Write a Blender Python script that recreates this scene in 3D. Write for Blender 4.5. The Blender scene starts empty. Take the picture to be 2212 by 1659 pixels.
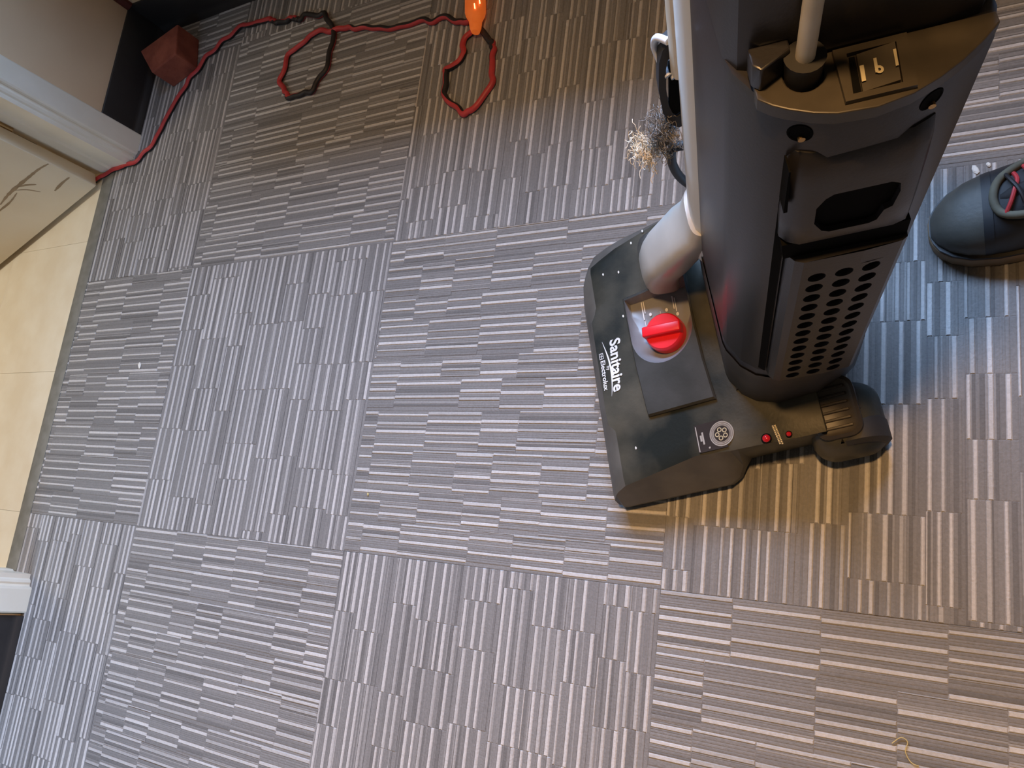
import bpy, bmesh, math, random
from mathutils import Vector, Matrix
random.seed(7)
S = bpy.context.scene
COL = S.collection

# ------------------------------------------------------------------ camera
cam_d = bpy.data.cameras.new('camera'); cam = bpy.data.objects.new('camera', cam_d); COL.objects.link(cam)
ROT = Matrix(((0.857925, 0.014162, 0.51358), (0.117015, 0.967963, -0.222162), (-0.500272, 0.250695, 0.828782)))
cam.matrix_world = Matrix.Translation((1.84914, -0.99969, 0.95183)) @ ROT.to_4x4()
cam_d.sensor_fit = 'HORIZONTAL'; cam_d.sensor_width = 36.0
cam_d.lens = 1761.518 / 2212 * 36.0
cam_d.clip_start = 0.02
S.camera = cam

# ------------------------------------------------------------------ world, lights, exposure
W = bpy.data.worlds.new('room_ambient'); S.world = W; W.use_nodes = True
bg = W.node_tree.nodes['Background']; bg.inputs[0].default_value = (1.0, 0.80, 0.60, 1); bg.inputs[1].default_value = 0.06

def area_light(name, loc, target, size, size_y, power, color, shape='RECTANGLE'):
    d = bpy.data.lights.new(name, 'AREA'); d.shape = shape; d.size = size; d.size_y = size_y
    d.energy = power; d.color = color
    o = bpy.data.objects.new(name, d); COL.objects.link(o); o.location = loc
    o.rotation_euler = (Vector(target) - Vector(loc)).to_track_quat('-Z', 'Y').to_euler()
    return o
# daylight entering by the window in the wall beyond the top of the frame
area_light('window_daylight', (1.46, 0.20, 1.00), (1.46, -1.0, 0.78), 1.10, 0.66, 74, (0.42, 0.63, 1.0))
# unseen cool fill, added to brighten the left carpet and trim
cool_fill = area_light('added_cool_fill', (0.9, -3.2, 1.7), (0.35, -1.65, 0.0), 0.8, 0.8, 3.8, (0.45, 0.68, 1.0))
cool_fill.data.spread = math.radians(44)
# warm ceiling lamp of the room
lamp = area_light('ceiling_lamp', (2.0, -0.64, 2.3), (1.45, -1.70, 0), 0.16, 0.16, 13.0, (1.0, 0.56, 0.22), 'DISK')
lamp.data.spread = math.radians(90)
# unseen light, added to brighten the vinyl beyond the door
added_hall_light = area_light('added_hall_light', (-0.70, -0.8, 2.3), (-0.60, -0.8, 0), 0.4, 0.4, 5.5, (1.0, 0.80, 0.52), 'DISK')
added_hall_light.data.spread = math.radians(75)
S.view_settings.view_transform = 'Standard'; S.view_settings.look = 'None'
S.view_settings.exposure = 0.05; S.view_settings.gamma = 1.0
S.view_settings.use_curve_mapping = False

# ------------------------------------------------------------------ materials
def mat(name, col, col2=None, rough=0.5, scale=30.0, bump=0.0, bump_scale=200.0, metal=0.0, detail=4.0, lo=0.35, hi=0.65,
        spec=0.5, emit=None, emit_str=0.0, attr=None, stretch=None, coat=0.0):
    m = bpy.data.materials.new(name); m.use_nodes = True
    nt = m.node_tree; b = nt.nodes['Principled BSDF']; L = nt.links.new
    b.inputs['Roughness'].default_value = rough; b.inputs['Metallic'].default_value = metal
    b.inputs['Specular IOR Level'].default_value = spec; b.inputs['Coat Weight'].default_value = coat
    tc = nt.nodes.new('ShaderNodeTexCoord'); vec = tc.outputs['Object']
    if stretch:
        mp = nt.nodes.new('ShaderNodeMapping'); mp.inputs['Scale'].default_value = stretch
        L(vec, mp.inputs['Vector']); vec = mp.outputs['Vector']
    base = None
    if attr:
        at = nt.nodes.new('ShaderNodeAttribute'); at.attribute_name = attr; base = at.outputs['Color']
    n = nt.nodes.new('ShaderNodeTexNoise'); n.inputs['Scale'].default_value = scale; n.inputs['Detail'].default_value = detail
    L(vec, n.inputs['Vector'])
    r = nt.nodes.new('ShaderNodeValToRGB'); r.color_ramp.elements[0].position = lo; r.color_ramp.elements[1].position = hi
    c2 = col2 or tuple(x * 0.85 for x in col)
    r.color_ramp.elements[0].color = (*c2, 1); r.color_ramp.elements[1].color = (*col, 1)
    L(n.outputs['Fac'], r.inputs['Fac'])
    out = r.outputs['Color']
    if base:
        mx = nt.nodes.new('ShaderNodeMix'); mx.data_type = 'RGBA'; mx.blend_type = 'MULTIPLY'; mx.inputs[0].default_value = 1.0
        L(base, mx.inputs[6]); L(out, mx.inputs[7]); out = mx.outputs[2]
    L(out, b.inputs['Base Color'])
    if bump:
        n2 = nt.nodes.new('ShaderNodeTexNoise'); n2.inputs['Scale'].default_value = bump_scale; n2.inputs['Detail'].default_value = 3
        L(vec, n2.inputs['Vector'])
        bp = nt.nodes.new('ShaderNodeBump'); bp.inputs['Strength'].default_value = bump; bp.inputs['Distance'].default_value = 0.002
        L(n2.outputs['Fac'], bp.inputs['Height']); L(bp.outputs['Normal'], b.inputs['Normal'])
    if emit:
        b.inputs['Emission Color'].default_value = (*emit, 1); b.inputs['Emission Strength'].default_value = emit_str
    return m
M = {}
M['carpet'] = mat('carpet_loop_pile', (1.06, 1.04, 1.04), (0.93, 0.92, 0.92), rough=0.95, scale=300, bump=0.35, bump_scale=420, attr='Col', spec=0.1)
M['backing'] = mat('carpet_backing', (0.10, 0.10, 0.10), rough=0.95)
M['screed'] = mat('floor_screed', (0.25, 0.24, 0.23), rough=0.9)
M['vinyl'] = mat('cream_vinyl', (0.80, 0.74, 0.58), (0.74, 0.66, 0.49), rough=0.45, scale=14, bump=0.05, bump_scale=60)
M['strip'] = mat('threshold_strip_grey', (0.20, 0.20, 0.18), (0.15, 0.15, 0.13), rough=0.6, scale=40)
M['wall'] = mat('tan_wall_paint', (0.84, 0.64, 0.42), (0.80, 0.60, 0.39), rough=0.75, scale=8, bump=0.06, bump_scale=150)
M['white'] = mat('white_trim_paint', (0.90, 0.85, 0.73), (0.85, 0.79, 0.66), rough=0.4, scale=12, bump=0.05, bump_scale=60)
M['door'] = mat('cream_door_paint', (0.86, 0.77, 0.60), (0.82, 0.72, 0.54), rough=0.5, scale=9, bump=0.04, bump_scale=40)
M['stain'] = mat('brown_scuff', (0.36, 0.26, 0.15), (0.42, 0.31, 0.19), rough=0.7, scale=60)
M['base'] = mat('black_cove_base', (0.030, 0.027, 0.026), (0.022, 0.02, 0.02), rough=0.45, scale=10)
M['redstrip'] = mat('dark_red_strip', (0.12, 0.02, 0.015), rough=0.5)
M['brick'] = mat('red_clay_brick', (0.36, 0.10, 0.06), (0.22, 0.055, 0.035), rough=0.85, scale=26, bump=0.6, bump_scale=90)
M['red'] = mat('red_cord_jacket', (0.52, 0.045, 0.05), rough=0.45, scale=60)
M['black'] = mat('black_cord_jacket', (0.018, 0.015, 0.016), rough=0.5, scale=60)
M['amber'] = mat('amber_lit_plug', (0.55, 0.20, 0.05), (0.45, 0.12, 0.03), rough=0.3, scale=40, emit=(1.0, 0.16, 0.02), emit_str=0.35)
M['neon'] = mat('neon_element', (1.0, 0.5, 0.3), emit=(1.0, 0.30, 0.12), emit_str=5.0)
M['hood'] = mat('dusty_black_plastic', (0.078, 0.073, 0.055), (0.009, 0.013, 0.012), spec=0.4, rough=0.42, scale=13, detail=6, bump=0.08, bump_scale=260, lo=0.38, hi=0.68)
M['bumper'] = mat('grey_bumper_plastic', (0.115, 0.110, 0.098), (0.075, 0.072, 0.064), rough=0.5, scale=24)
M['panel'] = mat('dark_grey_plastic', (0.055, 0.056, 0.054), (0.034, 0.035, 0.032), rough=0.38, scale=22, bump=0.05, bump_scale=260)
M['pocket'] = mat('slate_grey_plastic', (0.24, 0.25, 0.27), (0.20, 0.21, 0.225), rough=0.33, scale=30)
M['body'] = mat('charcoal_plastic', (0.026, 0.025, 0.029), (0.021, 0.020, 0.023), rough=0.34, scale=10, bump=0.05, bump_scale=400)
M['bodylo'] = mat('brownish_charcoal_plastic', (0.060, 0.052, 0.045), (0.036, 0.032, 0.031), rough=0.42, scale=25)  # lighter and browner than the upper body plastic
M['void'] = mat('black_plastic_and_gap_shade', (0.006, 0.006, 0.006), rough=0.8, spec=0.05)  # near-black, paints the shade inside gaps and holes; also the indicator bezel
M['ledge'] = mat('lamp_toned_grey_plastic', (0.066, 0.056, 0.042), (0.044, 0.037, 0.028), rough=0.4, scale=40)  # lighter and browner than the body, painting the lamp's light on the ledge
M['silver'] = mat('light_grey_plastic', (0.82, 0.81, 0.78), (0.76, 0.75, 0.72), rough=0.4, scale=9)
M['elbow'] = mat('pale_grey_plastic', (0.58, 0.56, 0.52), (0.50, 0.48, 0.44), rough=0.3, scale=14)
M['cream'] = mat('cream_cable', (0.78, 0.70, 0.57), (0.70, 0.60, 0.45), rough=0.45, scale=40)
M['cablewhite'] = mat('white_cable', (0.72, 0.76, 0.84), rough=0.4)
M['knob'] = mat('red_knob_plastic', (0.86, 0.016, 0.03), (0.80, 0.012, 0.022), rough=0.32, scale=30)
M['lens'] = mat('red_indicator_lens', (0.45, 0.01, 0.02), rough=0.15, emit=(1, 0.02, 0.03), emit_str=0.06)
M['ink'] = mat('white_print', (0.82, 0.84, 0.86), rough=0.5)
M['inkdim'] = mat('grey_print', (0.42, 0.41, 0.39), rough=0.5)
M['inkgold'] = mat('cream_print', (0.62, 0.55, 0.36), rough=0.5)
M['sticker'] = mat('dark_sticker', (0.035, 0.028, 0.028), rough=0.35)
M['stickerpale'] = mat('grey_sticker', (0.22, 0.21, 0.20), (0.17, 0.16, 0.15), rough=0.4, scale=120)
M['brass'] = mat('brass_screw', (0.55, 0.36, 0.16), rough=0.35, metal=1.0)
M['rubber'] = mat('black_rubber', (0.022, 0.022, 0.024), rough=0.6)
M['shoe'] = mat('dull_black_leather', (0.085, 0.080, 0.066), (0.055, 0.053, 0.046), rough=0.52, scale=20, bump=0.1, bump_scale=220)
M['olive'] = mat('olive_padding', (0.13, 0.125, 0.09), (0.09, 0.085, 0.06), rough=0.8, scale=50)
M['shoedark'] = mat('black_leather', (0.022, 0.024, 0.028), (0.015, 0.016, 0.018), rough=0.5, scale=30)
M['sole'] = mat('brown_rubber_sole', (0.26, 0.17, 0.09), (0.17, 0.11, 0.06), rough=0.7, scale=30)
M['fleck'] = mat('pale_fleck', (0.85, 0.85, 0.80), rough=0.7)
M['crumb'] = mat('tan_crumb', (0.62, 0.50, 0.22), rough=0.7)
M['lint'] = mat('grey_lint', (0.34, 0.32, 0.30), (0.16, 0.15, 0.14), rough=0.9, scale=90)
M['tuft'] = mat('pale_tuft', (0.90, 0.82, 0.68), (0.78, 0.62, 0.42), rough=0.9, scale=90)

# ------------------------------------------------------------------ mesh helpers
class MB:
    def __init__(s): s.v = []; s.f = []
    def add(s, vs, fs):
        o = len(s.v); s.v += [tuple(v) for v in vs]; s.f += [tuple(i + o for i in f) for f in fs]; return s
    def box(s, x0, x1, y0, y1, z0, z1):
        return s.add([(x0,y0,z0),(x1,y0,z0),(x1,y1,z0),(x0,y1,z0),(x0,y0,z1),(x1,y0,z1),(x1,y1,z1),(x0,y1,z1)],
                     [(0,3,2,1),(4,5,6,7),(0,1,5,4),(1,2,6,5),(2,3,7,6),(3,0,4,7)])
    def rbox(s, x0, x1, y0, y1, z0, z1, r=0.002, seg=2):
        bm = bmesh.new(); t = MB().box(x0, x1, y0, y1, z0, z1)
        vs = [bm.verts.new(v) for v in t.v]; [bm.faces.new([vs[i] for i in f]) for f in t.f]
        bmesh.ops.bevel(bm, geom=bm.edges[:], offset=r, segments=seg, affect='EDGES', profile=0.5)
        bm.verts.index_update()
        s.add([v.co[:] for v in bm.verts], [[v.index for v in f.verts] for f in bm.faces]); bm.free(); return s
    def prism(s, pts, ax0, ax1, fn=lambda a, b, c: (a, b, c)):
        n = len(pts); vs = [fn(p[0], p[1], ax0) for p in pts] + [fn(p[0], p[1], ax1) for p in pts]
        return s.add(vs, [tuple(range(n))[::-1], tuple(range(n, 2*n))] + [(i, (i+1) % n, (i+1) % n + n, i + n) for i in range(n)])
    def loft(s, rings, closed=True, cap=True):
        n = len(rings[0]); vs = [p for r in rings for p in r]; fs = []
        for k in range(len(rings) - 1):
            for i in range(n if closed else n - 1):
                j = (i + 1) % n; fs.append((k*n + i, k*n + j, (k+1)*n + j, (k+1)*n + i))
        if cap: fs += [tuple(range(n))[::-1], tuple(range((len(rings)-1)*n, len(rings)*n))]
        return s.add(vs, fs)
    def tube(s, path, r, n=10, cap=True):
        P = [Vector(p) for p in path]; rings = []
        up = Vector((0, 0, 1)) if abs((P[1]-P[0]).normalized().z) < 0.9 else Vector((1, 0, 0))
        for i, p in enumerate(P):
            t = (P[min(i+1, len(P)-1)] - P[max(i-1, 0)]).normalized()
            a = t.cross(up).normalized(); b = a.cross(t).normalized(); up = b
            rr = r[i] if isinstance(r, (list, tuple)) else r
            rings.append([tuple(p + a*math.cos(2*math.pi*k/n)*rr + b*math.sin(2*math.pi*k/n)*rr) for k in range(n)])
        return s.loft(rings, True, cap)
    def cyl(s, c0, c1, r0, r1=None, n=24): return s.tube([c0, c1], [r0, r1 if r1 is not None else r0], n)
    def map(s, fn): s.v = [tuple(fn(*v)) for v in s.v]; return s
    def build(s, name, m, parent=None, smooth=35, label=None, bevel=0):
        me = bpy.data.meshes.new(name); me.from_pydata(s.v, [], s.f)
        bm = bmesh.new(); bm.from_mesh(me); bmesh.ops.recalc_face_normals(bm, faces=bm.faces[:])
        if bevel:
            es = [e for e in bm.edges if len(e.link_faces) == 2 and e.calc_face_angle(0) > 0.6]
            bmesh.ops.bevel(bm, geom=es, offset=bevel, segments=2, affect='EDGES', profile=0.5, clamp_overlap=True)
        bm.to_mesh(me); bm.free()
        if smooth:
            me.polygons.foreach_set('use_smooth', [True]*len(me.polygons)); me.set_sharp_from_angle(angle=math.radians(smooth))
        o = bpy.data.objects.new(name, me); me.materials.append(M[m] if isinstance(m, str) else m); COL.objects.link(o)
        if parent: o.parent = parent
        if label: o['label'] = label
        return o
def empty(name, loc=(0,0,0), rz=0):
    o = bpy.data.objects.new(name, None); o.empty_display_size = 0.02; COL.objects.link(o); o.location = loc; o.rotation_euler = (0,0,rz); return o
def tag(o, label, cat, group=None):
    o['label'] = label; o['category'] = cat
    if group: o['group'] = group
    return o
def struct(o, label=None):
    o['kind'] = 'structure'
    if label: o['label'] = label
    return o
def catmull(P, step):
    P = [Vector(p) for p in P]; out = []
    for i in range(len(P)-1):
        a, b, c, d = P[max(i-1,0)], P[i], P[i+1], P[min(i+2,len(P)-1)]
        n = max(2, int((c-b).length/step))
        for k in range(n):
            t = k/n; out.append(0.5*((2*b)+(c-a)*t+(2*a-5*b+4*c-d)*t*t+(3*b-a-3*c+d)*t**3))
    out.append(P[-1]); return out

# ------------------------------------------------------------------ floor of carpet tiles
floor = MB().box(0.135, 3.0, -2.0, 0.115, -0.05, -0.007).build('floor', 'screed', smooth=0); struct(floor)
T = 0.5
def tile_mesh(name, seed, a0, a1, b0, b1):
    """loop-pile tile: ribs run along local x, blocks of ribs stepped against each other"""
    rnd = random.Random(seed); v = []; f = []; cols = []
    def quad(p, c): 
        o = len(v); v.extend(p); f.append((o, o+1, o+2, o+3)); cols.append(c)
    m = 0.00015
    quad([(a0+m, b0+m, 0), (a1-m, b0+m, 0), (a1-m, b1-m, 0), (a0+m, b1-m, 0)], (0.19, 0.185, 0.19))
    for p in ([(a0+m,b0+m,-.007),(a1-m,b0+m,-.007),(a1-m,b0+m,0),(a0+m,b0+m,0)], [(a1-m,b1-m,-.007),(a0+m,b1-m,-.007),(a0+m,b1-m,0),(a1-m,b1-m,0)],
              [(a0+m,b1-m,-.007),(a0+m,b0+m,-.007),(a0+m,b0+m,0),(a0+m,b1-m,0)], [(a1-m,b0+m,-.007),(a1-m,b1-m,-.007),(a1-m,b1-m,0),(a1-m,b0+m,0)]):
        quad(p, (0.19, 0.185, 0.19))
    def rib(s0, s1, c0, c1, h, col):
        s0 = max(s0, a0+m); s1 = min(s1, a1-m); c0 = max(c0, b0+m); c1 = min(c1, b1-m)
        if s1-s0 < .002 or c1-c0 < .0008: return
        w = c1-c0; e = min(.0012, w*.3); g = .0010; zb = .0001 if h > .0015 else h-.0003
        o = len(v)
        v.extend([(s0, c0, zb), (s1, c0, zb), (s1-g, c0+e, h), (s0+g, c0+e, h), (s1-g, c1-e, h), (s0+g, c1-e, h), (s1, c1, zb), (s0, c1, zb)])
        for q in ((0,1,2,3), (3,2,4,5), (5,4,6,7), (0,3,5,7), (1,6,4,2)):
            f.append(tuple(o+i for i in q)); cols.append(col)
    b = 0.0
    while b < T:
        gh = rnd.choice((.036, .048, .06, .075)); gb = min(b+gh, T)
        if T - gb < .02: gb = T
        a = -rnd.uniform(0, .07); 
        while a < T:
            sl = rnd.choice((.062, .07, .078, .095, .12)); ae = a+sl
            if T-ae < .02: ae = T+.001
            c = b + (rnd.uniform(0, .008) if b else rnd.uniform(.002, .006)); bright = rnd.random() < .5
            k = rnd.uniform(.95, 1.05)
            mid = rnd.uniform(.205, .24); rib(a, ae, b, c, .0005, (mid, mid, mid*.99))
            while c < gb-.0008:
                if bright:
                    w = rnd.choice((.0045, .0052, .0055, .0060)); L = rnd.choice((.48, .52, .56, .52, .40))*k
                    e = min(c+w, gb); rib(a, ae, c, e, .0016, (L, L*1.0, L*.99)); c = e; bright = False
                else:
                    tot = rnd.choice((.0065, .008, .010, .012, .015)); e2 = min(c+tot, gb)
                    while c < e2-.0006:
                        w = rnd.choice((.0026, .0032, .0036, .005)); L = rnd.choice((.17, .205, .22, .23, .24, .225, .225))*k
                        if rnd.random() < .12: L = .30*k; w = .0022
                        e = min(c+w, e2); rib(a, ae, c, e, .0006 + L*.0022, (L, L*1.0, L*.99)); c = e
                    bright = True
            a = ae
        b = gb
    me = bpy.data.meshes.new(name); me.from_pydata(v, [], f)
    at = me.color_attributes.new('Col', 'FLOAT_COLOR', 'CORNER')
    flat = []
    for p, c in zip(me.polygons, cols): flat += [c[0], c[1], c[2], 1.0]*p.loop_total
    at.data.foreach_set('color', flat)
    me.materials.append(M['carpet']); return me
variants = [tile_mesh('carpet_tile', 100+k, 0, T, 0, T) for k in range(8)]
XE, YE = 0.152, 0.105
cnt = 0
for j in range(-1, 4):
    for i in range(0, 6):
        horiz = (i + j) % 2 == 1
        x0, x1 = max(i*T, XE), i*T+T; y0, y1 = -(j+1)*T, min(-j*T, YE)
        ox, oy = i*T, -(j+1)*T
        full = (x1-x0 > .499 and y1-y0 > .499)
        if full: me = variants[(cnt*3) % 8]
        elif horiz: me = tile_mesh('carpet_tile', 300+cnt, x0-ox, x1-ox, y0-oy, y1-oy)
        else: me = tile_mesh('carpet_tile', 300+cnt, y0-oy, y1-oy, ox+T-x1, ox+T-x0)
        o = bpy.data.objects.new('carpet_tile', me); COL.objects.link(o); o.parent = floor
        if horiz: o.location = (ox, oy, 0)
        else: o.location = (ox+T, oy, 0); o.rotation_euler = (0, 0, math.pi/2)
        cnt += 1
strip = MB().prism([(.117,0),(.117,.003),(.122,.0045),(.148,.0045),(.154,.002),(.154,0)], -1.115, -.2315, lambda a, b, c: (a, c, b)).build('trim_4', 'strip', smooth=30)
struct(strip, 'flat grey threshold strip between the carpet and the vinyl')

# vinyl floor beyond the door
hall = MB().box(-1.4, 0.13, -1.8, 0.1, -0.05, -0.004).build('floor_hall', 'screed', smooth=0); struct(hall)
vt = MB().rbox(0.0002, 0.2998, 0.0002, 0.2998, -0.004, 0.0, 0.0004, 1)
vme = None
for i in range(5):
    for j in range(6):
        x = 0.117 - 0.3*(i+1); y = -0.1 - 0.3*(j+1)
        if vme is None:
            o = vt.build('vinyl_tile', 'vinyl', hall, smooth=0); vme = o.data
        else:
            o = bpy.data.objects.new('vinyl_tile', vme); COL.objects.link(o); o.parent = hall
        o.location = (x, y, 0)

# ------------------------------------------------------------------ walls, baseboards, trims, door
wl = MB().box(0.08, 0.205, -0.225, 0.24, 0, 2.5).box(0.08, 0.205, -2.0, -1.122, 0, 2.5).box(0.08, 0.205, -1.122, -0.225, 2.08, 2.5).build('wall_left', 'wall', smooth=0); struct(wl)
WX0, WX1, WZ0, WZ1 = 0.86, 2.02, 0.66, 1.34
wb = MB().box(0.205, WX0+.05, 0.115, 0.24, 0, 2.5).box(WX1, 3.0, 0.115, 0.24, 0, 2.5).box(WX0+.05, WX1, 0.115, 0.24, 0, WZ0).box(WX0+.05, WX1, 0.115, 0.24, WZ1, 2.5).build('wall_back', 'wall', smooth=0); struct(wb)
win = MB().box(WX0+.05, WX0+.08, 0.145, 0.175, WZ0, WZ1).box(WX1-.03, WX1, 0.145, 0.175, WZ0, WZ1).box(WX0+.08, WX1-.03, 0.145, 0.175, WZ0, WZ0+.03).box(WX0+.08, WX1-.03, 0.145, 0.175, WZ1-.03, WZ1).build('window_1', 'white', smooth=0); struct(win)
sill = MB().rbox(WX0-.02, WX1+.07, -0.075, 0.145, WZ0-.03, WZ0, .004, 2).build('added_shading_sill', 'white', win, smooth=30)  # unseen sill, added and deepened to shade the carpet near the wall
hw = MB().box(-1.4, 0.08, 0.1, 0.2, 0, 2.5).build('wall_hall', 'wall', smooth=0); struct(hw)
prof = [(0, 0), (0.014, 0), (0.014, 0.004), (0.007, 0.011), (0.0045, 0.02), (0.0045, 0.088), (0.003, 0.090), (0, 0.090)]
bl = MB().prism(prof, -0.1555, 0.115, lambda a, b, c: (0.205+a, c, b)).build('baseboard_left', 'base', smooth=50); struct(bl)
bl2 = MB().prism(prof, -2.0, -1.195, lambda a, b, c: (0.205+a, c, b)).build('baseboard_lower_left', 'base', smooth=50); struct(bl2)
bb = MB().prism(prof, 0.2095, 3.0, lambda a, b, c: (c, 0.115-a, b)).build('baseboard_back', 'base', smooth=50); struct(bb)
rs = MB().prism([(0.2052,0.1148),(0.2192,0.1148),(0.2192,0.108),(0.2122,0.1015),(0.2052,0.1015)], 0.0905, 2.5).build('trim_3', 'redstrip', smooth=0); struct(rs, 'dark red strip running up the wall corner')
# door casings, moulded profile extruded upward (x out of the wall, y along it)
cp = [(0.205, -0.1565), (0.219, -0.158), (0.2215, -0.161), (0.2215, -0.203), (0.219, -0.2065), (0.213, -0.2075), (0.211, -0.211), (0.2125, -0.215), (0.210, -0.2195), (0.206, -0.222),
      (0.206, -0.231), (0.150, -0.231), (0.145, -0.2345), (0.112, -0.2345), (0.112, -0.231), (0.08, -0.231), (0.08, -0.2252), (0.2052, -0.2252)]
c1 = MB().prism(cp, 0, 2.1).build('trim_1', 'white', smooth=25); struct(c1, 'moulded white casing on the hinge side of the doorway')
c2 = MB().prism([(x, -1.1905 - (y + 0.1565)) for x, y in cp], 0, 2.1).build('trim_2', 'white', smooth=25); struct(c2, 'white casing on the latch side of the doorway')
# open door leaf
DA = math.atan2(-0.164, -0.342)
dl = empty('door_1', (0.098, -0.239, 0)); dl.rotation_euler = (0, 0, DA); struct(dl, 'cream painted door swung open with brown scuffs')
leaf = MB().rbox(0.0, 0.86, 0.0, 0.036, 0.012, 2.05, 0.0015, 1).build('door_leaf', 'door', dl, smooth=30)
sc = MB()
def scuff(pts, w):
    P = catmull([(p[0], p[1], 0) for p in pts], .006); L = []; Rr = []
    n = len(P)
    for i, p in enumerate(P):
        t = (P[min(i+1, n-1)] - P[max(i-1, 0)]).normalized(); nn = Vector((-t.y, t.x, 0)); ww = w*(0.35 + 0.65*math.sin(math.pi*(i+.5)/n))*random.uniform(.7, 1.2)
        L.append((p.x+nn.x*ww, 0.0362, p.y+nn.y*ww)); Rr.append((p.x-nn.x*ww, 0.0362, p.y-nn.y*ww))
    o = len(sc.v); sc.v += L + Rr; sc.f += [(o+i, o+i+1, o+n+i+1, o+n+i) for i in range(n-1)]
scuff([(.003,.121),(.03,.126),(.067,.127),(.107,.128),(.14,.127),(.175,.122)], .0042)
scuff([(.104,.127),(.088,.118),(.073,.104)], .0028)
scuff([(.115,.124),(.100,.110),(.088,.085)], .0018)
scuff([(.012,.068),(.035,.069),(.067,.066)], .0032)
scuff([(.12,.118),(.16,.112),(.22,.115)], .0025)
sc.build('scuff_marks', 'stain', dl, smooth=0, label='brown scuffed streaks')
for z in (0.25, 1.8):
    MB().cyl((0.0, -0.006, z-.05), (0.0, -0.006, z+.05), 0.006, n=12).build('hinge', 'brass', dl)

# ------------------------------------------------------------------ brick, cord
bk = MB().prism([(.236,.012),(.352,.049),(.370,-.028),(.300,-.057)], 0.001, .058)
bko = bk.build('brick', 'brick', smooth=0, bevel=.003); tag(bko, 'broken red clay brick standing on the carpet in the corner', 'brick')

cord = empty('extension_cord', (1.1, -.12, 0)); tag(cord, 'wavy red and black extension cord looping along the carpet to a glowing plug', 'cord')
def two_tone(P, rad, names, parent):
    pts = catmull([(p[0], p[1], p[2]/1000.0) for p in P], .004)
    for i, p in enumerate(pts):
        w = .0016*math.sin(i*.0040/.047*2*math.pi); q0 = pts[max(i-1, 0)]; q1 = pts[min(i+1, len(pts)-1)]
        tt = Vector((q1.x-q0.x, q1.y-q0.y, 0)).normalized(); p.x += -tt.y*w; p.y += tt.x*w
    n = 14; V = []
    for i, p in enumerate(pts):
        q0 = pts[max(i-1, 0)]; q1 = pts[min(i+1, len(pts)-1)]
        t = Vector((q1.x-q0.x, q1.y-q0.y, 0)).normalized(); lf = Vector((-t.y, t.x, 0)); ph = math.radians(p.z*1000)
        for k in range(n):
            a = ph + 2*math.pi*k/n - math.pi/2
            d = lf*math.sin(a) + Vector((0,0,1))*math.cos(a)
            V.append(Vector((p.x, p.y, rad*.95+.0012)) + d*rad - Vector(parent.location))
    for nm, m, ks in ((names[0], 'red', range(0, 7)), (names[1], 'black', range(7, 14))):
        mb = MB(); mb.v = [tuple(x) for x in V]
        mb.f = [(i*n+k, i*n+(k+1) % n, (i+1)*n+(k+1) % n, (i+1)*n+k) for i in range(len(pts)-1) for k in ks]
        me = bpy.data.meshes.new(nm); used = sorted({i for fc in mb.f for i in fc}); ix = {u: w for w, u in enumerate(used)}
        me.from_pydata([mb.v[u] for u in used], [], [tuple(ix[i] for i in fc) for fc in mb.f])
        me.polygons.foreach_set('use_smooth', [True]*len(me.polygons)); me.materials.append(M[m])
        o = bpy.data.objects.new(nm, me); COL.objects.link(o); o.parent = parent
CORD_A = [(0.0916,-0.2538,10),(0.1177,-0.2441,10),(0.1544,-0.2363,10),(0.1815,-0.2317,10),(0.2160,-0.2307,10),(0.2418,-0.2250,10),(0.2589,-0.2090,10),(0.2800,-0.1961,10),(0.2910,-0.1770,10),(0.3000,-0.1520,10),(0.3122,-0.1320,10),(0.3224,-0.1061,10),(0.3358,-0.0899,10),(0.3496,-0.0705,10),(0.3576,-0.0520,10),(0.3765,-0.0395,10),(0.3880,-0.0231,10),(0.3999,-0.0080,10),(0.4236,0.0018,15),(0.4410,0.0175,15),(0.4650,0.0246,15),(0.4822,0.0345,20),(0.5015,0.0415,25),(0.5328,0.0340,35),(0.5513,0.0365,30),(0.5807,0.0327,20),(0.6071,0.0177,110),(0.6313,0.0153,90),(0.6490,0.0167,50),(0.6717,0.0071,150),(0.6852,0.0139,180),(0.7062,0.0089,180),(0.7233,-0.0011,180),(0.7384,0.0018,180),(0.7507,-0.0150,180),(0.7660,-0.0356,180),(0.7769,-0.0527,180),(0.7762,-0.0705,180),(0.7729,-0.0877,180),(0.7757,-0.1102,180),(0.7717,-0.1290,180),(0.7605,-0.1421,190),(0.7539,-0.1543,195),(0.7455,-0.1691,200),(0.7226,-0.1689,235),(0.7046,-0.1699,255),(0.6864,-0.1709,270),(0.6687,-0.1499,340),(0.6507,-0.1286,360),(0.6547,-0.1090,360),(0.6573,-0.0891,360),(0.6599,-0.0691,360),(0.6777,-0.0591,360),(0.6987,-0.0533,360),(0.7126,-0.0395,360),(0.7338,-0.0359,360),(0.7571,-0.0433,350),(0.7777,-0.0459,330),(0.8014,-0.0473,310),(0.8320,-0.0567,268),(0.8671,-0.0643,252),(0.8966,-0.0753,245),(0.9245,-0.0810,245),(0.9514,-0.0846,245),(0.9717,-0.0827,245),(0.9924,-0.0847,245),(1.0119,-0.0930,245),(1.0283,-0.0902,245),(1.0455,-0.0941,245),(1.0648,-0.1059,245),(1.0833,-0.1146,270),(1.0969,-0.1122,270)]
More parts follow.
